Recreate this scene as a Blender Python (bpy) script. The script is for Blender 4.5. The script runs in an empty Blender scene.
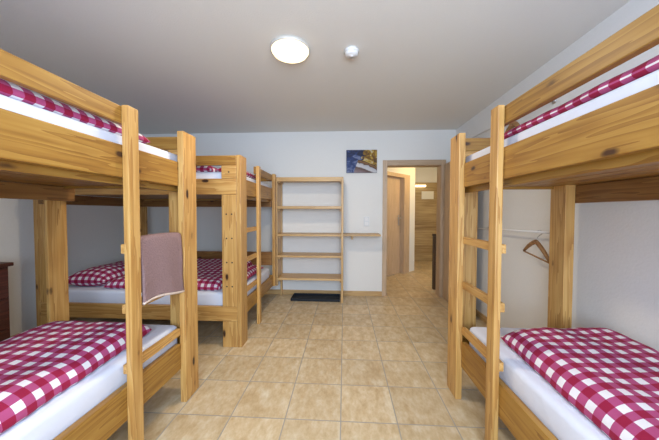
import bpy, bmesh, math, random
from mathutils import Vector, Matrix, noise
random.seed(7)
SC = bpy.context.scene
COL = SC.collection

# ------------------------------------------------------------------ node helpers
def new_mat(name):
    m = bpy.data.materials.new(name); m.use_nodes = True
    nt = m.node_tree; nt.nodes.clear()
    out = nt.nodes.new('ShaderNodeOutputMaterial')
    b = nt.nodes.new('ShaderNodeBsdfPrincipled')
    nt.links.new(b.outputs[0], out.inputs[0])
    return m, nt, b
def nd(nt, t, **kw):
    n = nt.nodes.new(t)
    for k, v in kw.items():
        setattr(n, k, v)
    return n
def mth(nt, op, a, b=None, c=None, clamp=False):
    n = nt.nodes.new('ShaderNodeMath'); n.operation = op; n.use_clamp = clamp
    for i, v in enumerate((a, b, c)):
        if v is None: continue
        if isinstance(v, (int, float)): n.inputs[i].default_value = v
        else: nt.links.new(v, n.inputs[i])
    return n.outputs[0]
def mixc(nt, fac, a, b):
    n = nt.nodes.new('ShaderNodeMix'); n.data_type = 'RGBA'
    for i, v in ((0, fac), (6, a), (7, b)):
        if isinstance(v, (int, float)): n.inputs[i].default_value = v
        elif isinstance(v, tuple): n.inputs[i].default_value = (*v, 1)
        else: nt.links.new(v, n.inputs[i])
    return n.outputs[2]
def ramp(nt, fac, stops):
    n = nt.nodes.new('ShaderNodeValToRGB'); e = n.color_ramp.elements
    while len(e) < len(stops): e.new(0.5)
    for i, (p, c) in enumerate(stops): e[i].position = p; e[i].color = (*c, 1)
    nt.links.new(fac, n.inputs[0]); return n.outputs[0]
def lin(r, g, b):
    f = lambda c: (c/255/12.92) if c/255 <= .04045 else ((c/255+.055)/1.055)**2.4
    return (f(r), f(g), f(b))

def plain(name, col, rough=.5, metal=0., bump=None, var=0.):
    m, nt, b = new_mat(name)
    b.inputs['Roughness'].default_value = rough; b.inputs['Metallic'].default_value = metal
    tc = nd(nt, 'ShaderNodeTexCoord')
    n = nd(nt, 'ShaderNodeTexNoise'); n.inputs['Scale'].default_value = bump[0] if bump else 30
    nt.links.new(tc.outputs['Object'], n.inputs['Vector'])
    c2 = tuple(c*(1-var) for c in col)
    nt.links.new(mixc(nt, n.outputs[0], col, c2), b.inputs['Base Color'])
    if bump:
        bp = nd(nt, 'ShaderNodeBump'); bp.inputs['Strength'].default_value = bump[1]; bp.inputs['Distance'].default_value = bump[2]
        nt.links.new(n.outputs[0], bp.inputs['Height']); nt.links.new(bp.outputs[0], b.inputs['Normal'])
    return m

def wood(name, axis, light, mid, dark, knotcol, knots=True, across=16., rough=.42, knot_th=.15, contrast=1.):
    """boards with the grain along one object axis"""
    m, nt, b = new_mat(name)
    tc = nd(nt, 'ShaderNodeTexCoord'); oi = nd(nt, 'ShaderNodeObjectInfo')
    off = nd(nt, 'ShaderNodeCombineXYZ')
    r = oi.outputs['Random']
    nt.links.new(mth(nt, 'MULTIPLY', r, 37.), off.inputs[0]); nt.links.new(mth(nt, 'MULTIPLY', r, 91.), off.inputs[1]); nt.links.new(mth(nt, 'MULTIPLY', r, 53.), off.inputs[2])
    add = nd(nt, 'ShaderNodeVectorMath', operation='ADD')
    nt.links.new(tc.outputs['Object'], add.inputs[0]); nt.links.new(off.outputs[0], add.inputs[1])
    def scaled(al, ac):
        v = nd(nt, 'ShaderNodeVectorMath', operation='MULTIPLY')
        s = [ac]*3; s[axis] = al
        v.inputs[1].default_value = s
        nt.links.new(add.outputs[0], v.inputs[0]); return v.outputs[0]
    n1 = nd(nt, 'ShaderNodeTexNoise'); n1.inputs['Scale'].default_value = 1; n1.inputs['Detail'].default_value = 3
    nt.links.new(scaled(.9, across), n1.inputs['Vector'])
    n2 = nd(nt, 'ShaderNodeTexNoise'); n2.inputs['Scale'].default_value = 1; n2.inputs['Detail'].default_value = 2
    nt.links.new(scaled(3., 95.), n2.inputs['Vector'])
    rings = mth(nt, 'FRACT', mth(nt, 'MULTIPLY', n1.outputs[0], 6.5))
    g = mth(nt, 'ADD', mth(nt, 'MULTIPLY', rings, .55), mth(nt, 'MULTIPLY', n2.outputs[0], .45))
    col = ramp(nt, g, [(.15, light), (.5, mid), (.92, dark)])
    if knots:
        vo = nd(nt, 'ShaderNodeTexVoronoi'); vo.inputs['Scale'].default_value = 1
        nz = nd(nt, 'ShaderNodeTexNoise'); nz.inputs['Scale'].default_value = 18
        nt.links.new(add.outputs[0], nz.inputs['Vector'])
        nt.links.new(scaled(4.2, 10.), vo.inputs['Vector'])
        sep = nd(nt, 'ShaderNodeSeparateColor'); nt.links.new(vo.outputs['Color'], sep.inputs[0])
        d = mth(nt, 'ADD', vo.outputs['Distance'], mth(nt, 'MULTIPLY', mth(nt, 'SUBTRACT', nz.outputs[0], .5), .12))
        on = mth(nt, 'GREATER_THAN', sep.outputs[0], .36)
        core = mth(nt, 'MULTIPLY', on, mth(nt, 'SUBTRACT', 1., mth(nt, 'DIVIDE', d, knot_th), clamp=True))
        core = mth(nt, 'MULTIPLY', core, 2.2, clamp=True)
        halo = mth(nt, 'MULTIPLY', on, mth(nt, 'SUBTRACT', 1., mth(nt, 'DIVIDE', d, knot_th*2.6), clamp=True))
        col = mixc(nt, mth(nt, 'MULTIPLY', halo, .55), col, dark)
        col = mixc(nt, core, col, knotcol)
    hsv = nd(nt, 'ShaderNodeHueSaturation'); nt.links.new(col, hsv.inputs['Color'])
    nt.links.new(mth(nt, 'ADD', .88, mth(nt, 'MULTIPLY', r, .22)), hsv.inputs['Value'])
    nt.links.new(hsv.outputs[0], b.inputs['Base Color'])
    b.inputs['Roughness'].default_value = rough
    bp = nd(nt, 'ShaderNodeBump'); bp.inputs['Strength'].default_value = .12; bp.inputs['Distance'].default_value = .002
    nt.links.new(g, bp.inputs['Height']); nt.links.new(bp.outputs[0], b.inputs['Normal'])
    return m

PINE = [wood('pine_%s' % 'xyz'[i], i, (.61, .375, .135), (.53, .295, .088), (.34, .15, .036), (.035, .012, .006), knot_th=.17) for i in range(3)]
RAILW = [wood('golden_pine_%s' % 'xyz'[i], i, (.40, .22, .048), (.33, .165, .030), (.20, .08, .013), (.05, .018, .007), knot_th=.165) for i in range(3)]
PINED = [wood('shade_toned_pine_%s' % 'xyz'[i], i, (.30, .155, .048), (.24, .112, .032), (.15, .06, .016), (.04, .015, .008)) for i in range(3)]  # same pine, the shade under the berths put into a darker colour
PALE = [wood('pale_shelf_wood_%s' % 'xyz'[i], i, (.62, .42, .20), (.55, .35, .155), (.42, .25, .10), (.2, .1, .05), knots=False) for i in range(3)]
DOOR = [wood('beech_door_%s' % 'xyz'[i], i, (.58, .43, .30), (.53, .385, .26), (.45, .32, .21), (.2, .1, .05), knots=False, across=10.) for i in range(3)]
DARKW = [wood('mahogany_%s' % 'xyz'[i], i, (.10, .028, .016), (.075, .02, .012), (.045, .012, .007), (.02, .01, .01), knots=False) for i in range(3)]
NEWEL = plain('dark_brown_paint', (.06, .035, .02), .5)
HANGW = wood('hanger_wood', 1, (.36, .19, .075), (.30, .15, .055), (.2, .09, .03), (.1, .05, .02), knots=False)
SHEET = plain('white_sheet', (.72, .76, .90), .85, bump=(22, .25, .01))
TOWEL = plain('taupe_terry', lin(150, 122, 124), .95, bump=(130, 1., .006), var=.35)
HEM = plain('pale_hem', lin(208, 190, 180), .9, bump=(200, .4, .002))
METAL = plain('brushed_metal', (.62, .62, .64), .3, 1.)
WHITEM = plain('white_lacquer', (.78, .78, .77), .4)
PLASTIC = plain('white_plastic', (.80, .80, .82), .45)
PLATE = plain('switch_plastic', (.70, .72, .75), .4)
SCREWM = plain('dark_screw', (.05, .03, .02), .6)
TRAYM = plain('dark_tray_rubber', (.006, .011, .020), .7, bump=(60, .2, .002))
BRASS = plain('lamp_ring_metal', (.70, .68, .64), .4, .3)

def wall_mat(name, col, sc=70, st=.25):
    return plain(name, col, .9, bump=(sc, st, .004), var=.05)
WALL = wall_mat('white_plaster', (.81, .81, .81))
CEIL = wall_mat('ceiling_paint', (.80, .785, .755), 110, .3)

def tile_mat():
    m, nt, b = new_mat('beige_floor_tiles')
    g = nd(nt, 'ShaderNodeNewGeometry'); sp = nd(nt, 'ShaderNodeSeparateXYZ'); nt.links.new(g.outputs['Position'], sp.inputs[0])
    S = .3333
    u = mth(nt, 'DIVIDE', mth(nt, 'ADD', sp.outputs[0], .0165+33.33), S); v = mth(nt, 'DIVIDE', mth(nt, 'ADD', sp.outputs[1], -1.536+33.33), S)
    fu = mth(nt, 'FRACT', u); fv = mth(nt, 'FRACT', v)
    du = mth(nt, 'MINIMUM', fu, mth(nt, 'SUBTRACT', 1., fu)); dv = mth(nt, 'MINIMUM', fv, mth(nt, 'SUBTRACT', 1., fv))
    d = mth(nt, 'MINIMUM', du, dv)
    gr = mth(nt, 'LESS_THAN', d, .010)
    cid = nd(nt, 'ShaderNodeCombineXYZ'); nt.links.new(mth(nt, 'FLOOR', u), cid.inputs[0]); nt.links.new(mth(nt, 'FLOOR', v), cid.inputs[1])
    wn = nd(nt, 'ShaderNodeTexWhiteNoise'); nt.links.new(cid.outputs[0], wn.inputs['Vector'])
    ofs = nd(nt, 'ShaderNodeVectorMath', operation='SCALE'); ofs.inputs['Scale'].default_value = 7; nt.links.new(wn.outputs['Color'], ofs.inputs[0])
    ad = nd(nt, 'ShaderNodeVectorMath', operation='ADD'); nt.links.new(g.outputs['Position'], ad.inputs[0]); nt.links.new(ofs.outputs[0], ad.inputs[1])
    mp = nd(nt, 'ShaderNodeMapping'); mp.inputs['Scale'].default_value = (17, 9, 1); nt.links.new(ad.outputs[0], mp.inputs[0])
    n = nd(nt, 'ShaderNodeTexNoise'); n.inputs['Scale'].default_value = 1.; n.inputs['Detail'].default_value = 5; n.inputs['Roughness'].default_value = .65
    nt.links.new(mp.outputs[0], n.inputs['Vector'])
    col = ramp(nt, n.outputs[0], [(.25, (.42, .285, .14)), (.5, (.56, .43, .265)), (.75, (.68, .59, .44))])
    hs = nd(nt, 'ShaderNodeHueSaturation'); nt.links.new(col, hs.inputs['Color'])
    nt.links.new(mth(nt, 'ADD', .92, mth(nt, 'MULTIPLY', wn.outputs['Value'], .16)), hs.inputs['Value'])
    c = mixc(nt, gr, hs.outputs[0], (.33, .31, .28))
    nt.links.new(c, b.inputs['Base Color'])
    nt.links.new(mth(nt, 'ADD', .30, mth(nt, 'MULTIPLY', n.outputs[0], .22)), b.inputs['Roughness'])
    bp = nd(nt, 'ShaderNodeBump'); bp.inputs['Strength'].default_value = .5; bp.inputs['Distance'].default_value = .003
    h = mth(nt, 'ADD', mth(nt, 'MULTIPLY', mth(nt, 'SUBTRACT', 1., gr), 1.), mth(nt, 'MULTIPLY', n.outputs[0], .25))
    nt.links.new(h, bp.inputs['Height']); nt.links.new(bp.outputs[0], b.inputs['Normal'])
    return m
TILE = tile_mat()

def gingham():
    m, nt, b = new_mat('red_white_gingham')
    tc = nd(nt, 'ShaderNodeTexCoord'); sp = nd(nt, 'ShaderNodeSeparateXYZ'); nt.links.new(tc.outputs['UV'], sp.inputs[0])
    P = .067
    a = mth(nt, 'LESS_THAN', mth(nt, 'FRACT', mth(nt, 'DIVIDE', mth(nt, 'ADD', sp.outputs[0], 10), P)), .52)
    c = mth(nt, 'LESS_THAN', mth(nt, 'FRACT', mth(nt, 'DIVIDE', mth(nt, 'ADD', sp.outputs[1], 10), P)), .52)
    s = mth(nt, 'MULTIPLY', mth(nt, 'ADD', a, c), .5)
    col = ramp(nt, s, [(0., (.80, .77, .83)), (.5, (.41, .065, .19)), (1., (.29, .003, .042))])
    nt.links.new(col, b.inputs['Base Color']); b.inputs['Roughness'].default_value = .85
    n = nd(nt, 'ShaderNodeTexNoise'); n.inputs['Scale'].default_value = 16; n.inputs['Detail'].default_value = 4
    nt.links.new(tc.outputs['Object'], n.inputs['Vector'])
    bp = nd(nt, 'ShaderNodeBump'); bp.inputs['Strength'].default_value = .35; bp.inputs['Distance'].default_value = .012
    nt.links.new(n.outputs[0], bp.inputs['Height']); nt.links.new(bp.outputs[0], b.inputs['Normal'])
    return m
GING = gingham()

def plank_mat():
    m, nt, b = new_mat('wood_look_planks')
    g = nd(nt, 'ShaderNodeNewGeometry'); sp = nd(nt, 'ShaderNodeSeparateXYZ'); nt.links.new(g.outputs['Position'], sp.inputs[0])
    row = mth(nt, 'FLOOR', mth(nt, 'DIVIDE', sp.outputs[2], .2))
    fr = mth(nt, 'FRACT', mth(nt, 'DIVIDE', sp.outputs[2], .2))
    cv = nd(nt, 'ShaderNodeCombineXYZ'); nt.links.new(mth(nt, 'MULTIPLY', sp.outputs[0], 2.5), cv.inputs[0]); nt.links.new(mth(nt, 'MULTIPLY', row, 3.7), cv.inputs[1]); nt.links.new(mth(nt, 'MULTIPLY', sp.outputs[2], 40), cv.inputs[2])
    n = nd(nt, 'ShaderNodeTexNoise'); n.inputs['Scale'].default_value = 1; n.inputs['Detail'].default_value = 4; nt.links.new(cv.outputs[0], n.inputs['Vector'])
    wn = nd(nt, 'ShaderNodeTexWhiteNoise', noise_dimensions='1D'); nt.links.new(row, wn.inputs['W'])
    t = mth(nt, 'ADD', mth(nt, 'MULTIPLY', n.outputs[0], .8), mth(nt, 'MULTIPLY', mth(nt, 'SUBTRACT', wn.outputs['Value'], .5), .22))
    col = ramp(nt, t, [(.2, (.26, .165, .065)), (.45, (.42, .30, .14)), (.7, (.56, .43, .23))])
    nt.links.new(mixc(nt, mth(nt, 'LESS_THAN', fr, .025), col, (.2, .12, .06)), b.inputs['Base Color'])
    b.inputs['Roughness'].default_value = .5
    return m
PLANK = plank_mat()

def emit(name, col, st):
    m, nt, b = new_mat(name)
    b.inputs['Base Color'].default_value = (*col, 1); b.inputs['Emission Color'].default_value = (*col, 1); b.inputs['Emission Strength'].default_value = st
    return m

# ------------------------------------------------------------------ mesh helpers
ROOTLOC = {}
def link(name, bm, mat, parent=None, smooth=False, loc=None):
    """bm is in world coordinates; the object's origin goes to the parent's place (or loc)."""
    if loc is None:
        if parent is not None: loc = ROOTLOC[parent.name]
        else:
            xs = [v.co for v in bm.verts]
            loc = Vector(((min(v.x for v in xs)+max(v.x for v in xs))/2, (min(v.y for v in xs)+max(v.y for v in xs))/2, min(v.z for v in xs)))
    loc = Vector(loc)
    bmesh.ops.translate(bm, verts=bm.verts, vec=-loc)
    bmesh.ops.recalc_face_normals(bm, faces=bm.faces)
    me = bpy.data.meshes.new(name); bm.to_mesh(me); bm.free()
    mats = mat if isinstance(mat, (list, tuple)) else [mat]
    for mm in mats: me.materials.append(mm)
    if smooth:
        for p in me.polygons: p.use_smooth = True
    o = bpy.data.objects.new(name, me); COL.objects.link(o)
    ROOTLOC[o.name] = loc
    if parent is not None:
        o.parent = parent; o.location = loc - ROOTLOC[parent.name]
    else: o.location = loc
    return o
def thing(name, label, cat, loc, group=None):
    o = bpy.data.objects.new(name, None); COL.objects.link(o); o.empty_display_size = .1
    o.location = loc; ROOTLOC[o.name] = Vector(loc)
    return tag(o, label, cat, group)
def tag(o, label, cat, group=None):
    o['label'] = label; o['category'] = cat
    if group: o['group'] = group
    return o
def struct(o):
    o['kind'] = 'structure'; return o
def add_box(bm, x0, x1, y0, y1, z0, z1, bev=0., mi=0):
    x0, x1 = sorted((x0, x1)); y0, y1 = sorted((y0, y1)); z0, z1 = sorted((z0, z1))
    vs = [bm.verts.new(p) for p in ((x0,y0,z0),(x1,y0,z0),(x1,y1,z0),(x0,y1,z0),(x0,y0,z1),(x1,y0,z1),(x1,y1,z1),(x0,y1,z1))]
    fs = [bm.faces.new([vs[i] for i in f]) for f in ((0,3,2,1),(4,5,6,7),(0,1,5,4),(1,2,6,5),(2,3,7,6),(3,0,4,7))]
    for f in fs: f.material_index = mi
    if bev:
        es = list({e for f in fs for e in f.edges})
        bmesh.ops.bevel(bm, geom=es, offset=bev, segments=2, affect='EDGES', profile=.6)
    return vs
def box(name, x0, x1, y0, y1, z0, z1, mat, parent=None, bev=.003):
    bm = bmesh.new(); add_box(bm, x0, x1, y0, y1, z0, z1, bev)
    if isinstance(mat, list):                       # a wood set: grain along the longest side
        d = [abs(x1-x0), abs(y1-y0), abs(z1-z0)]; mat = mat[d.index(max(d))]
    return link(name, bm, mat, parent)
def add_tube(bm, pts, r, seg=8, cap=True):
    pts = [Vector(p) for p in pts]; rings = []
    for i, p in enumerate(pts):
        t = (pts[min(i+1, len(pts)-1)] - pts[max(i-1, 0)]).normalized()
        up = Vector((0, 0, 1)) if abs(t.z) < .9 else Vector((1, 0, 0))
        a = t.cross(up).normalized(); b2 = t.cross(a)
        rr = r[i] if isinstance(r, (list, tuple)) else r
        rings.append([bm.verts.new(p + a*rr*math.cos(k*2*math.pi/seg) + b2*rr*math.sin(k*2*math.pi/seg)) for k in range(seg)])
    for A, B in zip(rings, rings[1:]):
        for k in range(seg): bm.faces.new((A[k], A[(k+1) % seg], B[(k+1) % seg], B[k]))
    if cap: bm.faces.new(rings[0]); bm.faces.new(rings[-1])
def add_lathe(bm, c, prof, seg=32):
    rings = []
    for r, z in prof:
        if r < 1e-5: rings.append([bm.verts.new((c[0], c[1], c[2]+z))])
        else: rings.append([bm.verts.new((c[0]+r*math.cos(k*2*math.pi/seg), c[1]+r*math.sin(k*2*math.pi/seg), c[2]+z)) for k in range(seg)])
    for A, B in zip(rings, rings[1:]):
        for k in range(seg):
            a = [A[0]] if len(A) == 1 else [A[k], A[(k+1) % seg]]
            b = [B[0]] if len(B) == 1 else [B[(k+1) % seg], B[k]]
            bm.faces.new(a+b)
def puffy(name, corners, z0, thick, mat, n=6., ex=.5, wr=.006, nu=44, nv=44, flat=.25, seed=0, hump=None, uvo=(0, 0)):
    """a soft closed bedding shape over the quad corners (p00,p10,p11,p01) in x,y with rounded rims; UV in metres"""
    bm = bmesh.new(); uvl = bm.loops.layers.uv.new('UVMap')
    P = [Vector((*c, 0)) for c in corners]
    lu = ((P[1]-P[0]).length+(P[2]-P[3]).length)/2; lv = ((P[3]-P[0]).length+(P[2]-P[1]).length)/2
    def par(k, N):
        t = k/(N-1); s = 2*t-1
        return math.copysign(1-(1-abs(s))**1.7, s)
    def prof(s, L):                                  # rim falloff measured in metres from the rim
        d = (1-abs(s))*L/2; w = thick*n/6
        return 1. if d >= w else math.sqrt(max(0., 1-(1-d/w)**2))
    top = {}; bot = {}; uv = {}
    for i in range(nu):
        for j in range(nv):
            s, t = par(i, nu), par(j, nv); a, b = (s+1)/2, (t+1)/2
            p = P[0]*(1-a)*(1-b)+P[1]*a*(1-b)+P[2]*a*b+P[3]*(1-a)*b
            e = (prof(s, lu)*prof(t, lv))**(ex*2)
            ns = noise.noise(Vector((p.x*5+seed*9, p.y*5, seed))) + .6*noise.noise(Vector((p.x*13, p.y*11+seed*5, 3)))
            hm = hump(a, b) if hump else 0.
            zm = z0 + thick*flat
            zt = zm + (thick*(1-flat)+ns*wr*1.4+hm)*e
            zb = z0 + thick*flat*(1-min(1., e*1.5))
            edge = i in (0, nu-1) or j in (0, nv-1)
            jit = Vector((noise.noise(Vector((p.x*6, p.y*6, seed+7))), noise.noise(Vector((p.x*6, p.y*6, seed+17))), 0))*wr*1.6
            top[i, j] = bm.verts.new((p.x+jit.x, p.y+jit.y, zt))
            bot[i, j] = top[i, j] if edge else bm.verts.new((p.x+jit.x, p.y+jit.y, zb))
    bm.verts.ensure_lookup_table()
    ul = [0.]; vl = [0.]
    jm, im = nv//2, nu//2
    for i in range(1, nu): ul.append(ul[-1]+(top[i, jm].co-top[i-1, jm].co).length)
    for j in range(1, nv): vl.append(vl[-1]+(top[im, j].co-top[im, j-1].co).length)
    for i in range(nu-1):
        for j in range(nv-1):
            for V in (top, bot):
                ks = [(i, j), (i+1, j), (i+1, j+1), (i, j+1)]
                q = [V[k] for k in ks]
                try: f = bm.faces.new(q)
                except ValueError: continue
                for lp, k in zip(f.loops, ks): lp[uvl].uv = (ul[k[0]]+uvo[0], vl[k[1]]+uvo[1])
    return link(name, bm, mat, smooth=True)

# ------------------------------------------------------------------ room shell
XL, XR, YF, YB, H = -3.12, 1.60, -1.05, 3.93, 2.43
struct(box('floor', XL-.1, 3.0, YF-.1, 7.2, -.06, 0, TILE, bev=0))
struct(box('ceiling', XL-.1, XR+.15, YF-.1, YB+.15, H, H+.06, CEIL, bev=0))
struct(box('wall_left', XL-.1, XL, YF, YB+.15, 0, H, WALL, bev=0))
struct(box('wall_right', XR, XR+.15, YF, YB, 0, H, WALL, bev=0))
DX0, DX1, DZ = .605, 1.415, 1.945
bm = bmesh.new()
add_box(bm, XL, DX0, YB, YB+.15, 0, H); add_box(bm, DX0, DX1, YB, YB+.15, DZ, H); add_box(bm, DX1, XR+.15, YB, YB+.15, 0, H)
struct(link('wall_back', bm, WALL))
# window wall behind the viewpoint
WX0, WX1, WZ0, WZ1 = -.75, 1.2, .85, 2.15
bm = bmesh.new()
add_box(bm, XL, WX0, YF-.1, YF, 0, H); add_box(bm, WX1, XR+.15, YF-.1, YF, 0, H); add_box(bm, WX0, WX1, YF-.1, YF, 0, WZ0); add_box(bm, WX0, WX1, YF-.1, YF, WZ1, H)
struct(link('wall_front', bm, WALL))
bm = bmesh.new()
for a in ((WX0, WX0+.06, WZ0, WZ1), (WX1-.06, WX1, WZ0, WZ1), (WX0+.06, WX1-.06, WZ0, WZ0+.06), (WX0+.06, WX1-.06, WZ1-.06, WZ1), (.195, .255, WZ0+.06, WZ1-.06)):
    add_box(bm, a[0], a[1], YF-.08, YF-.03, a[2], a[3], .004)
struct(link('window_1', bm, WHITEM))
def skirt(name, *a): return struct(box(name, *a, [PALE[0], PALE[1], PALE[2]], bev=.004))
skirt('baseboard_back', XL, DX0-.045, YB-.014, YB, 0, .072)
skirt('baseboard_left', XL, XL+.014, YF, YB-.014, 0, .072)
skirt('baseboard_right', XR-.014, XR, YF, YB-.014, 0, .072)
# cable trunking line high on the right wall
# ------------------------------------------------------------------ doorway of the room
fr = struct(bpy.data.objects.new('trim_1', None)); COL.objects.link(fr); fr.location = (1.01, YB, 0); ROOTLOC[fr.name] = Vector((1.01, YB, 0)); fr.empty_display_size = .1
for nm, x0, x1, z0, z1 in (('casing', DX0-.045, DX0+.02, 0, 2.0), ('casing', DX1-.015, DX1+.045, 0, 2.0), ('head_casing', DX0+.02, DX1-.015, 1.922, 2.0)):
    struct(box(nm, x0, x1, YB-.018, YB, z0, z1, DOOR, fr, .004))
for nm, x0, x1, z0, z1 in (('jamb', DX0, DX0+.022, 0, 1.922), ('jamb', DX1-.022, DX1, 0, 1.922), ('head_jamb', DX0+.022, DX1-.022, 1.92, 1.945)):
    struct(box(nm, x0, x1, YB, YB+.16, z0, z1, DOOR, fr, .003))
for x0, x1 in ((DX0-.045, DX0+.02), (DX1-.02, DX1+.045)):
    struct(box('casing', x0, x1, YB+.15, YB+.168, 0, 2.0, DOOR, fr, .004))
d = struct(box('door_1', 1.425, 1.465, 3.06, 3.87, .012, 1.93, DOOR, bev=.004))
bm = bmesh.new(); add_tube(bm, [(1.425, 3.13, 1.03), (1.37, 3.13, 1.03), (1.365, 3.25, 1.03)], .009); h = struct(link('door_handle', bm, METAL, d, True))
# ------------------------------------------------------------------ hallway beyond
struct(box('ceiling_hall', XL, 3.0, YB+.15, 7.2, 2.42, 2.48, CEIL, bev=0))
A = Vector((-.02, 4.13, 0)); B = Vector((1.50, 5.725, 0)); dv = (B-A).normalized(); nv_ = Vector((dv.y, -dv.x, 0))
def slab(bm, t0, t1, z0, z1, d0, d1, bev=0.):
    vs = add_box(bm, t0, t1, d0, d1, z0, z1, bev)
def diag(name, boxes, mat, parent=None, bev=0.):
    bm = bmesh.new()
    for t0, t1, z0, z1, d0, d1 in boxes: add_box(bm, t0, t1, d0, d1, z0, z1, bev)
    M = Matrix(((dv.x, nv_.x, 0, A.x), (dv.y, nv_.y, 0, A.y), (0, 0, 1, 0), (0, 0, 0, 1)))
    bmesh.ops.transform(bm, matrix=M, verts=bm.verts)
    return struct(link(name, bm, mat, parent))
Ltot = (B-A).length
tr = (Vector((1.20, 5.42, 0))-A).dot(dv)             # right edge of the hall door leaf
tr -= .02; tl = tr-.76
diag('wall_hall_left', [(0, tl-.03, 0, 2.42, -.12, 0), (tr+.1, Ltot, 0, 2.42, -.12, 0), (tl-.03, tr+.1, 1.97, 2.42, -.12, 0)], WALL)
d2 = diag('door_2', [(tl, tr, .01, 1.93, -.115, -.075)], DOOR[2], bev=.003)
diag('door_frame', [(tl-.09, tl, 0, 2.0, -.11, .018), (tr, tr+.205, 0, 2.0, -.11, .018), (tl, tr, 1.93, 2.0, -.11, .018)], DOOR[2], d2, .003)
diag('door_plate', [(tr-.085, tr-.045, .98, 1.19, -.076, -.068)], METAL, d2, .002)
diag('door_handle', [(tr-.075, tr-.055, 1.12, 1.14, -.07, -.025), (tr-.19, tr-.055, 1.12, 1.14, -.032, -.018)], METAL, d2, .003)
struct(box('wall_hall_side', 1.40, 1.50, 5.735, 6.9, 0, 2.42, WALL, bev=0))
struct(box('wall_hall_back', 1.3, 3.0, 6.9, 7.0, 0, 2.42, WALL, bev=0))
struct(box('wall_hall_right', 2.9, 3.0, YB+.15, 6.9, 0, 2.42, WALL, bev=0))
struct(box('wall_hall_planks', 1.50, 2.9, 6.86, 6.9, 0, 2.0, PLANK, bev=0))
sg = tag(box('paper_sign', 1.96, 2.26, 6.853, 6.8599, 1.58, 1.78, plain('notice_paper', (.82, .80, .74), .7), bev=0), 'white paper sign on the plank wall at the end of the hallway', 'sign')
wl = thing('wall_lamp', 'short bright strip lamp high on the plank wall in the hallway', 'lamp', (1.92, 6.83, 1.90))
box('lamp_base', 1.78, 2.06, 6.835, 6.86, 1.90, 1.93, WHITEM, wl); box('lamp_shade', 1.79, 2.05, 6.80, 6.835, 1.885, 1.935, emit('strip_glow', (1., .86, .55), 2.2), wl, .008)
np_ = thing('newel_post', 'dark brown wooden post standing just behind the right door jamb', 'post', (1.46, 4.34, 0))
bm = bmesh.new(); add_box(bm, 1.43, 1.49, 4.31, 4.37, 0, .86, .006); link('shaft', bm, NEWEL, np_)
bm = bmesh.new(); add_box(bm, 1.42, 1.50, 4.30, 4.38, .86, .90, .012); link('cap', bm, NEWEL, np_)
hl = thing('hall_ceiling_light', 'round warm ceiling light of the hallway', 'lamp', (1.9, 5.0, 2.34))
bm = bmesh.new(); add_lathe(bm, (1.9, 5.0, 2.42), [(0, -.001), (.15, -.001), (.15, -.03), (0, -.03)]); link('lamp_base', bm, WHITEM, hl)
bm = bmesh.new(); add_lathe(bm, (1.9, 5.0, 2.39), [(.14, 0), (.135, -.03), (.09, -.06), (0, -.07)]); link('lamp_shade', bm, emit('hall_glow', (1., .72, .32), 6.), hl, True)

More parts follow.
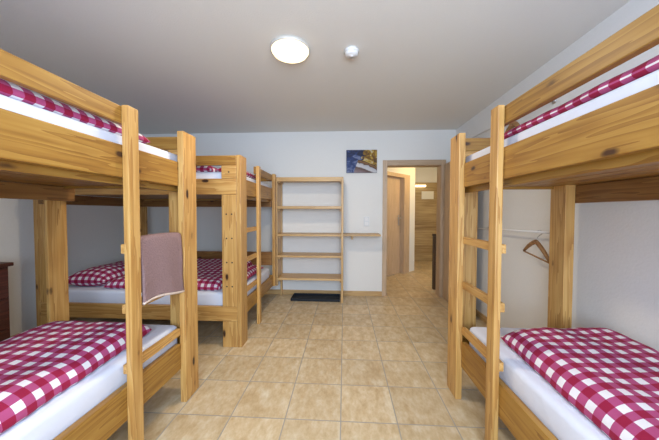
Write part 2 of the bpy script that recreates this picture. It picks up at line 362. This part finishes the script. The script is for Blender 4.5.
# ------------------------------------------------------------------ bunk beds
class Fr:                                            # bed frame: a = inward from the aisle face, b = along it from the corner post
    def __init__(s, x0, y0, sx, sy): s.x0, s.y0, s.sx, s.sy = x0, y0, sx, sy
    def x(s, a): return s.x0+s.sx*a
    def y(s, b): return s.y0+s.sy*b
def bunk(F, W, L, label, lip=None, beam_a=None, beam_z=(1.31, 1.412), beam_b0=-.04, post_a=None, low=(.222, .388), screws=False, back_board=False, cross=False, wth=.045, gz=(1.657, 1.738), pb=(-.02, .108)):
    root = thing('bunk_bed', label, 'bunk bed', ((F.x(0)+F.x(W))/2, (F.y(0)+F.y(L))/2, 0), 'pine bunk beds of the room')
    def bd(name, a0, a1, b0, b1, z0, z1, par=root, bev=.004):
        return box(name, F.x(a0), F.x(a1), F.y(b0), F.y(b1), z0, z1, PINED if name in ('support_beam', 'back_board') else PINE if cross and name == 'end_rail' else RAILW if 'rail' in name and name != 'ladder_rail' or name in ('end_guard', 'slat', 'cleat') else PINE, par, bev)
    pa0, pa1 = post_a or (W-wth, W)
    # aisle corner posts, each a broad board on the aisle face with filler boards on the end face
    pw2 = .075 if cross else .145
    for b0, b1, e0, e1 in ((0, .145, 0, .034), (L-pw2, L, L-.034, L)):
        far = cross and b0 > 0
        p = bd('post', 0, .04, b0, b1, low[0] if far else 0, 1.752)
        for z0, z1 in () if far else (((0, low[0]),) if cross else ()) + ((low[1], 1.397), (1.542, 1.66)):
            f = bd('filler_board', .041, .178, e0, e1, z0, z1, p)
            if screws and b0 == 0 and z1 > 1.0:
                for zz in ((.56, .78, 1.0, 1.22) if z1 < 1.5 else (1.60,)):
                    for aa in ((.085, .135) if z1 < 1.5 else (.11,)):
                        bm = bmesh.new(); add_tube(bm, [(F.x(aa), F.y(-.0015), zz), (F.x(aa), F.y(.004), zz)], .0075, 10); link('screw', bm, SCREWM, f)
        # end rails, flush with the fillers
        bd('end_rail', .041, pa0-.001, e0, e1, low[0]+.001, low[1]-.001); bd('end_rail', .041, pa0-.001, e0, e1, 1.398, 1.541)
        bd('end_guard', .041, pa0-.001, e0, e1, 1.661, 1.748)
    for e0, e1, o0, o1 in ((pb[0], pb[1], 0, .034), (L-.108, L+.02, L-.034, L)):
        if cross:
            w_ = bd('wall_post', pa0, pa1, max(e0, 0), min(e1, L), 0, 1.75)
            for z0, z1 in ((0, low[0]), (low[1], 1.397), (1.542, 1.66)):
                f = bd('filler_board', pa0-.11, pa0-.001, o0, o1, z0, z1, w_)
                if o0 == 0 and z0 > .3 and z1 < 1.5:
                    for zz in (.56, .78, 1.0, 1.22):
                        bm = bmesh.new(); add_tube(bm, [(F.x(pa0-.08), F.y(-.0015), zz), (F.x(pa0-.08), F.y(.004), zz)], .0075, 10); link('screw', bm, SCREWM, f)
        else: bd('wall_post', pa0, pa1, e0, e1, 0, 1.75)
    # long rails
    bd('side_rail', .032, .066, .146, L-pw2-.001, low[0], low[1]); bd('side_rail', .032, .066, .146, L-pw2-.001, 1.402, 1.556)
    ba = beam_a or (pa0-.05, pa0-.002)
    bd('support_beam', ba[0], ba[1], beam_b0, L-.04, *beam_z)
    bd('support_beam', ba[0], ba[1], .14, L-.14, low[0], low[1]-.092)
    if back_board: bd('back_board', .05, W-.08, L-.068, L-.036, .52, .70); bd('support_beam', .05, W-.08, L-.075, L-.036, 1.31, 1.396)
    # ladder
    lad = bd('ladder_rail', 0, .031, .508, .575, 0, 1.758 if gz[1] > 1.75 else 1.742)
    for z in (.466, .765, 1.058): bd('rung', .032, .058, .147, .564, z-.023, z+.023, lad)
    g0 = .52
    bd('guard_rail', .033, .063, g0, L-pw2-.001, *gz)
    # slat bases under both mattresses
    for zz in (low[0]+.06, 1.40):
        bd('cleat', .067, .10, .04, L-.04, zz-.03, zz+.012)
        n = 9 if cross else 6
        a0, a1 = .07, (W-.17 if cross else ba[1]); w = (a1-a0)/n
        for k in range(n): bd('slat', a0+w*k+.004, a0+w*(k+1)-.004, .036, L-(.08 if cross else .04), zz+.015, zz+.035)
    return root
FLF = Fr(-1.02, 1.78, -1, -1); FRF = Fr(.74, 1.91, 1, -1); FLB = Fr(-.93, 2.34, -1, 1)
bunk(FLF, 1.05, 2.12, 'pine bunk bed at left front with a taupe towel on its ladder', post_a=(.975, .998), beam_a=(.93, .974), beam_z=(1.315, 1.412))
bunk(FRF, .745, 2.12, 'pine bunk bed along the right wall with a clothes rail beside it', beam_a=(.738, .778), beam_b0=.05, beam_z=(1.30, 1.412), gz=(1.668, 1.754), pb=(.004, .13), post_a=(.675, .735))
bunk(FLB, 2.0, 1.252, 'pine bunk bed standing crosswise at the back beside the open shelf', screws=True, back_board=True, cross=True, low=(.238, .374), beam_a=(1.85, 1.90))

# mattresses: rounded slabs in white sheets
def mattress(F, a0, a1, b0, b1, z0, z1, label, r=.03):
    bm = bmesh.new(); add_box(bm, F.x(a0), F.x(a1), F.y(b0), F.y(b1), z0, z1)
    bmesh.ops.bevel(bm, geom=list(bm.edges), offset=r, segments=5, affect='EDGES', profile=.5)
    return tag(link('mattress', bm, SHEET, smooth=True), label, 'mattress', 'mattresses in white sheets')
mattress(FLF, .072, .86, .10, 2.03, .342, .497, 'white sheeted mattress on the lower berth of the left front bunk bed')
mattress(FLF, .072, .90, .06, 2.03, 1.437, 1.616, 'white sheeted mattress on the upper berth of the left front bunk bed', .018)
mattress(FRF, .072, .70, .145, 1.94, .342, .50, 'white sheeted mattress on the lower berth of the right bunk bed')
mattress(FRF, .072, .67, .06, 2.03, 1.437, 1.616, 'white sheeted mattress on the upper berth of the right bunk bed', .018)
mattress(FLB, .072, 1.87, .045, 1.165, .342, .487, 'white sheeted mattress on the lower berth of the back crosswise bunk bed')
mattress(FLB, .072, 1.87, .045, 1.165, 1.437, 1.612, 'white sheeted mattress on the upper berth of the back crosswise bunk bed')

# duvets
DG = 'red and white gingham duvets'
def duvet(label, *a, **k): return tag(puffy('duvet', *a, GING, **k), label, 'duvet', DG)
duvet('red gingham duvet on the lower berth of the left front bunk bed', [(-1.80, -.1), (-1.06, -.1), (-1.165, 1.53), (-1.76, 1.52)], .498, .10, seed=1, nu=40, nv=70)
duvet('red gingham duvet on the lower berth of the right bunk bed', [(.795, .05), (1.47, .05), (1.51, 1.60), (.89, 1.54)], .501, .11, seed=2, nu=40, nv=70)
duvet('red gingham duvet on the upper berth of the left front bunk bed', [(-1.86, -.1), (-1.10, -.1), (-1.10, 1.45), (-1.86, 1.45)], 1.618, .062, seed=3, nu=40, nv=70, flat=.22)
duvet('red gingham duvet on the upper berth of the right bunk bed', [(.815, .0), (1.36, .0), (1.36, 1.46), (.815, 1.46)], 1.618, .042, seed=4, nu=40, nv=70, flat=.3, uvo=(.046, 0))
duvet('red gingham duvet on the lower berth of the back crosswise bunk bed', [(-2.33, 2.42), (-1.18, 2.42), (-1.18, 3.42), (-2.33, 3.42)], .489, .085, seed=5, nu=60, nv=50, hump=lambda a, b: .06*b)
duvet('red gingham duvet on the upper berth of the back crosswise bunk bed', [(-2.3, 2.41), (-1.25, 2.41), (-1.25, 3.3), (-2.3, 3.3)], 1.614, .075, seed=6, nu=60, nv=50)
PG = 'gingham pillows'
def pillow(label, *a, **k): return tag(puffy('pillow', *a, GING, **{'n': 12., **k}), label, 'pillow', PG)
pillow('red gingham pillow at the left head of the back lower berth', [(-2.79, 2.44), (-2.36, 2.46), (-2.34, 3.15), (-2.79, 3.2)], .489, .17, seed=8, nu=36, nv=36, flat=.35, n=7.)
pillow('red gingham pillow at the ladder end of the back lower berth', [(-1.165, 2.60), (-1.02, 2.62), (-1.02, 3.30), (-1.165, 3.30)], .489, .16, seed=9, nu=30, nv=30, flat=.3)
pillow('red gingham pillow at the ladder end of the back upper berth', [(-1.24, 2.50), (-1.03, 2.50), (-1.03, 3.1), (-1.24, 3.1)], 1.614, .10, seed=10, nu=30, nv=30, flat=.3)

# ------------------------------------------------------------------ towel over the ladder rung
tw = thing('towel', 'taupe bath towel hanging over the ladder rung of the left front bunk', 'towel', (-1.07, 1.455, .74))
def towel_sheet():
    bm = bmesh.new(); N, Mx = 56, 26
    xr, zr = FLF.x(.05), 1.090                       # rung centre line and top
    rows = []
    for i in range(N):
        s = i/(N-1)
        row = []
        for j in range(Mx):
            t = j/(Mx-1); y = 1.287 + t*(1.628-1.287)
            zf = .768 - .028*t + .008*math.sin(t*5)   # front hem
            zb = .79 + .02*t
            if s < .52:
                q = s/.52; z = zf+(zr+.004-zf)*q; x = xr+.027
                x += (1-q)**.6*.018 + .010*noise.noise(Vector((y*7, z*4, 1)))*(1-q*.8)
            elif s < .60:
                q = (s-.52)/.08*math.pi; x = xr+.027*math.cos(q); z = zr+.004+.010*math.sin(q)
            else:
                q = (s-.6)/.4; z = zr+.004+(zb-zr-.004)*q; x = xr-.027-.012*q+.008*noise.noise(Vector((y*7, z*4, 5)))*q
            z += .006*math.sin(t*math.pi)*(1 if s < .6 else .5)
            row.append(bm.verts.new((x, y+.004*noise.noise(Vector((z*9, t, 2))), z)))
        rows.append(row)
    for A2, B2 in zip(rows, rows[1:]):
        for j in range(Mx-1): bm.faces.new((A2[j], A2[j+1], B2[j+1], B2[j]))
    return bm, rows
bm, rows = towel_sheet()
hempts = [v.co.copy() for v in rows[0]]
o = link('cloth', bm, TOWEL, tw, True)
m = o.modifiers.new('Solid', 'SOLIDIFY'); m.thickness = .011; m.offset = 0
bm = bmesh.new(); add_tube(bm, hempts, .008, 8); link('hem', bm, HEM, tw, True)

# ------------------------------------------------------------------ open shelf
sh = thing('open_shelf', 'pale wooden open shelf unit with five boards and an extension ledge', 'shelf', (-.48, 3.75, 0))
SX0, SX1, SY0, SY1 = -.945, -.012, 3.60, 3.912
for x0, x1, fz in ((SX0, SX0+.026, .22), (SX1-.028, SX1, 0)):
    box('front_leg', x0, x1, SY0, SY0+.045, fz, 1.72, PALE, sh); box('rear_leg', x0, x1, SY1-.05, SY1, 0, 1.72, PALE, sh)
    box('side_panel', x0+.006, x1-.006, SY0+.046, SY1-.051, .27, 1.71, PALE, sh)
    for z in (.285, .60, .895, 1.272, 1.665):
        xa, xb = (x1, x1+.02) if x0 < -.5 else (x0-.02, x0)
        box('cleat', xa+.001, xb, SY0+.05, SY1-.06, z-.018, z+.012, PALE, sh, .002)
for z, h_ in ((.30, .027), (.615, .027), (.91, .027), (1.287, .036), (1.68, .038)):
    box('shelf_board', SX0+.027, SX1-.029, SY0+.004, SY1-.002, z, z+h_, PALE, sh)
box('front_lip', SX0+.027, SX1-.029, SY0-.012, SY0+.003, 1.66, 1.717, PALE, sh)
box('ledge', SX1+.001, .50, SY0+.03, SY1-.002, .912, .937, PALE, sh)
box('ledge_bracket', .10, .125, SY0+.10, SY1-.002, .86, .911, PALE, sh)
# shoe tray
bm = bmesh.new(); tx0, tx1, ty0, ty1 = -.745, -.055, 3.625, 3.895
add_box(bm, tx0, tx1, ty0, ty1, 0, .008, 0)
for a in ((tx0, tx1, ty0, ty0+.014), (tx0, tx1, ty1-.014, ty1), (tx0, tx0+.014, ty0+.014, ty1-.014), (tx1-.014, tx1, ty0+.014, ty1-.014)): add_box(bm, *a, .008, .034, .004)
for k in range(9): add_box(bm, tx0+.05+k*.07, tx0+.065+k*.07, ty0+.03, ty1-.03, .008, .012)
tag(link('shoe_tray', bm, TRAYM), 'dark blue black shoe tray on the floor under the open shelf', 'tray')

# ------------------------------------------------------------------ wall picture: plain abstract bands of colour
pc = thing('wall_picture', 'small unframed colourful abstract canvas on the back wall left of doorway', 'picture', (.25, 3.915, 1.81))
def paint_mat():
    m, nt, b = new_mat('abstract_paint')
    tc = nd(nt, 'ShaderNodeTexCoord'); sp = nd(nt, 'ShaderNodeSeparateXYZ'); nt.links.new(tc.outputs['UV'], sp.inputs[0])
    n = nd(nt, 'ShaderNodeTexNoise'); n.inputs['Scale'].default_value = 4.5; n.inputs['Detail'].default_value = 4; n.inputs['Distortion'].default_value = 1.2
    nt.links.new(tc.outputs['UV'], n.inputs['Vector'])
    nn = mth(nt, 'SUBTRACT', n.outputs[0], .5)
    u, v = sp.outputs[0], sp.outputs[1]
    left = ramp(nt, mth(nt, 'ADD', n.outputs[0], mth(nt, 'MULTIPLY', mth(nt, 'SUBTRACT', v, .5), -.3)), [(.3, (.012, .018, .06)), (.5, (.03, .06, .22)), (.62, (.25, .30, .5)), (.75, (.03, .04, .1))])
    right = ramp(nt, n.outputs[0], [(.3, (.03, .02, .01)), (.45, (.25, .12, .02)), (.55, (.62, .42, .08)), (.68, (.7, .68, .62)), (.8, (.12, .06, .02))])
    side = mth(nt, 'GREATER_THAN', mth(nt, 'ADD', u, mth(nt, 'MULTIPLY', nn, .4)), .52)
    c = mixc(nt, side, left, right)
    dg = mth(nt, 'ADD', mth(nt, 'ADD', v, mth(nt, 'MULTIPLY', mth(nt, 'POWER', u, 2.), .38)), mth(nt, 'MULTIPLY', nn, .16))
    band = ramp(nt, dg, [(0., (.42, .33, .38)), (.27, (.12, .06, .04)), (.33, (.78, .78, .84)), (.47, (.66, .66, .72)), (.50, (.09, .04, .03)), (.58, (.34, .17, .06)), (.62, (.05, .02, .02))])
    bandon = mth(nt, 'LESS_THAN', dg, .64)
    onr = mth(nt, 'GREATER_THAN', mth(nt, 'ADD', u, mth(nt, 'MULTIPLY', v, -.25)), .24)
    c = mixc(nt, mth(nt, 'MULTIPLY', bandon, onr), c, band)
    hs = nd(nt, 'ShaderNodeHueSaturation'); hs.inputs['Value'].default_value = .72; hs.inputs['Saturation'].default_value = 1.1; nt.links.new(c, hs.inputs['Color'])
    nt.links.new(hs.outputs[0], b.inputs['Base Color']); b.inputs['Roughness'].default_value = .6
    return m
box('canvas', .028, .474, 3.906, 3.928, 1.817, 2.150, plain('canvas_edge', (.1, .1, .13), .7), pc, .002)
bm = bmesh.new(); uvl = bm.loops.layers.uv.new('UVMap')
q = [bm.verts.new(p) for p in ((.030, 3.9045, 1.819), (.472, 3.9045, 1.819), (.472, 3.9045, 2.148), (.030, 3.9045, 2.148))]
f = bm.faces.new(q)
for lp, c in zip(f.loops, ((0, 0), (1, 0), (1, 1), (0, 1))): lp[uvl].uv = c
link('painting', bm, paint_mat(), pc)

# light switch
sw = thing('light_switch', 'white double light switch on the back wall between shelf and doorway', 'switch', (.328, 3.925, 1.04))
box('plate', .288, .368, 3.92, 3.929, 1.035, 1.175, PLATE, sw, .003)
for z in (1.05, 1.112): box('rocker', .302, .354, 3.914, 3.919, z, z+.05, PLASTIC, sw, .002)

# ------------------------------------------------------------------ ceiling lamp and smoke detector
cl = thing('ceiling_lamp', 'lit round ceiling lamp with frosted dome and thin metal ring', 'lamp', (-.395, 1.90, 2.35))
LC = (-.395, 1.935, H)
bm = bmesh.new(); add_lathe(bm, LC, [(0, -.001), (.138, -.001), (.142, -.006), (.141, -.022), (.136, -.025), (.132, -.022)], 48); link('ring', bm, BRASS, cl, True)
bm = bmesh.new(); add_lathe(bm, LC, [(.1335, -.019), (.1335, -.028), (.122, -.044), (.09, -.056), (.05, -.062), (0, -.063)], 48); link('dome', bm, emit('lamp_glow', (1., .83, .52), 1.45), cl, True)
sd = thing('smoke_detector', 'small round white smoke detector on the ceiling right of the lamp', 'smoke detector', (.05, 1.985, 2.38))
bm = bmesh.new(); add_lathe(bm, (.05, 1.985, H), [(0, -.001), (.051, -.001), (.053, -.016), (.051, -.022)], 28); link('base', bm, PLASTIC, sd, True)
bm = bmesh.new(); add_lathe(bm, (.05, 1.985, H), [(.049, -.022), (.047, -.036), (.036, -.044), (.012, -.045), (.012, -.048), (0, -.048)], 28); link('cover', bm, PLASTIC, sd, True)

# ------------------------------------------------------------------ clothes rails and hangers on the right wall
def rail(label, pts, wx, ys):
    r = thing('clothes_rail', label, 'clothes rail', ((pts[0][0]+pts[1][0])/2, (pts[0][1]+pts[1][1])/2, min(p[2] for p in pts)-.01), 'clothes rails on the right wall')
    bm = bmesh.new(); add_tube(bm, pts, .009, 10); link('rod', bm, PLASTIC, r, True)
    for t in ys:
        p = Vector(pts[0]).lerp(Vector(pts[1]), t)
        bm = bmesh.new(); add_tube(bm, [(wx, p.y, p.z), (p.x, p.y, p.z)], .007, 8); add_tube(bm, [(wx, p.y, p.z), (wx-.006, p.y, p.z)], .022, 14); link('bracket', bm, METAL, r, True)
    return r
rail('thin metal clothes rail on the right wall beyond the lower berth', [(1.50, 3.05, 1.062), (1.50, 1.99, 1.095)], XR, (.03, .97))
rail('thin metal clothes rail high on the right wall beyond the upper berth', [(1.52, 3.42, 2.135), (1.52, 2.10, 2.09)], XR, (.03, .97))
def hanger(label, e1, apex, e2, hook, k_=1.):
    h_ = thing('coat_hanger', label, 'hanger', apex, 'wooden coat hangers')
    e1, apex, e2, hook = map(Vector, (e1, apex, e2, hook))
    bm = bmesh.new()
    def arm(p, q):
        k = [p.lerp(q, t) + Vector((0, 0, .012*math.sin(t*math.pi))) for t in (0, .2, .4, .6, .8, 1)]
        add_tube(bm, k, [r0*k_ for r0 in (.016, .016, .015, .014, .012, .010)], 10)
    arm(apex, e1); arm(apex, e2); link('shoulder', bm, HANGW, h_, True)
    bm = bmesh.new(); add_tube(bm, [e1+Vector((0, 0, -.004)), e2+Vector((0, 0, -.004))], .0065, 8); link('bar', bm, HANGW, h_, True)
    r_ = .0185; c = hook+Vector((0, 0, -.0065)); d = Vector((1, 0, 0))
    pts = [apex, apex.lerp(c, .45)]
    for k in range(11):
        th = -math.pi/2.2+k*math.pi*1.25/10
        pts.append(c+d*r_*math.cos(th)+Vector((0, 0, r_*math.sin(th))))
    bm = bmesh.new(); add_tube(bm, pts, .0028, 6); link('hook', bm, METAL, h_, True)
    return h_
hanger('wooden coat hanger on the lower rail beside the right bunk wall post', (1.47, 2.244, .929), (1.47, 2.111, 1.018), (1.47, 1.965, .880), (1.50, 2.118, 1.0925))
hanger('wooden coat hanger peeking above the upper berth of the right bunk', (1.49, 2.61, 1.90), (1.50, 2.47, 2.03), (1.51, 2.40, 1.97), (1.52, 2.47, 2.103), 1.5)

# ------------------------------------------------------------------ dresser at the left wall
dr = thing('dresser', 'dark reddish brown wooden dresser against the left wall', 'dresser', (-2.84, 1.6, 0))
dx0, dx1, dy0, dy1, dh = XL+.02, -2.62, 1.15, 1.93, .84
bm = bmesh.new(); add_box(bm, dx0, dx1-.02, dy0, dy1, .08, dh-.03, .004); link('body', bm, DARKW[1], dr)
box('top', dx0, dx1+.01, dy0-.015, dy1+.015, dh-.029, dh, DARKW, dr, .006); box('plinth', dx0, dx1-.05, dy0+.02, dy1-.02, 0, .079, DARKW, dr)
for k in range(3):
    z0 = .095+k*.238
    d_ = box('drawer', dx1-.019, dx1, dy0+.015, dy1-.015, z0, z0+.225, DARKW, dr, .004)
    for yy in (dy0+.22, dy1-.22):
        bm = bmesh.new(); add_tube(bm, [(dx1, yy, z0+.105), (dx1+.012, yy, z0+.105), (dx1+.028, yy, z0+.105)], [.008, .008, .014], 12); link('knob', bm, DARKW[0], d_, True)

# ------------------------------------------------------------------ light
w = bpy.data.worlds.new('World'); SC.world = w; w.use_nodes = True
bg = w.node_tree.nodes['Background']; bg.inputs[0].default_value = (.72, .86, 1., 1); bg.inputs[1].default_value = .7
def area(name, loc, rot, sx, sy, e, col):
    l = bpy.data.lights.new(name, 'AREA'); l.shape = 'RECTANGLE'; l.size = sx; l.size_y = sy; l.energy = e; l.color = col
    o = bpy.data.objects.new(name, l); COL.objects.link(o); o.location = loc; o.rotation_euler = rot; return o
area('window_daylight', ((WX0+WX1)/2, YF+.02, (WZ0+WZ1)/2), (math.radians(90), 0, 0), WX1-WX0, WZ1-WZ0, 92, (.68, .83, 1.))
l = bpy.data.lights.new('ceiling_lamp_light', 'AREA'); l.shape = 'DISK'; l.size = .24; l.energy = 13; l.color = (1., .82, .56)
o = bpy.data.objects.new('ceiling_lamp_light', l); COL.objects.link(o); o.location = (-.395, 1.935, H-.07)
p = bpy.data.lights.new('hall_lamp_light', 'POINT'); p.energy = 17; p.color = (1., .70, .28); p.shadow_soft_size = .1
o = bpy.data.objects.new('hall_lamp_light', p); COL.objects.link(o); o.location = (1.9, 5.0, 2.2)

# ------------------------------------------------------------------ camera
cam = bpy.data.cameras.new('Camera'); co = bpy.data.objects.new('Camera', cam); COL.objects.link(co)
cam.sensor_fit = 'HORIZONTAL'; cam.sensor_width = 36; cam.lens = 264.8/659*36; cam.clip_start = .02
yaw, pitch, roll = .0555, .0284, .002
co.location = (0, 0, 1.237)
R = Matrix.Rotation(yaw, 4, 'Z') @ Matrix.Rotation(math.pi/2-pitch, 4, 'X') @ Matrix.Rotation(roll, 4, 'Z')
co.rotation_euler = R.to_euler()
SC.camera = co
SC.view_settings.view_transform = 'Standard'; SC.view_settings.look = 'None'; SC.view_settings.gamma = 1; SC.view_settings.use_curve_mapping = False
SC.view_settings.exposure = .46
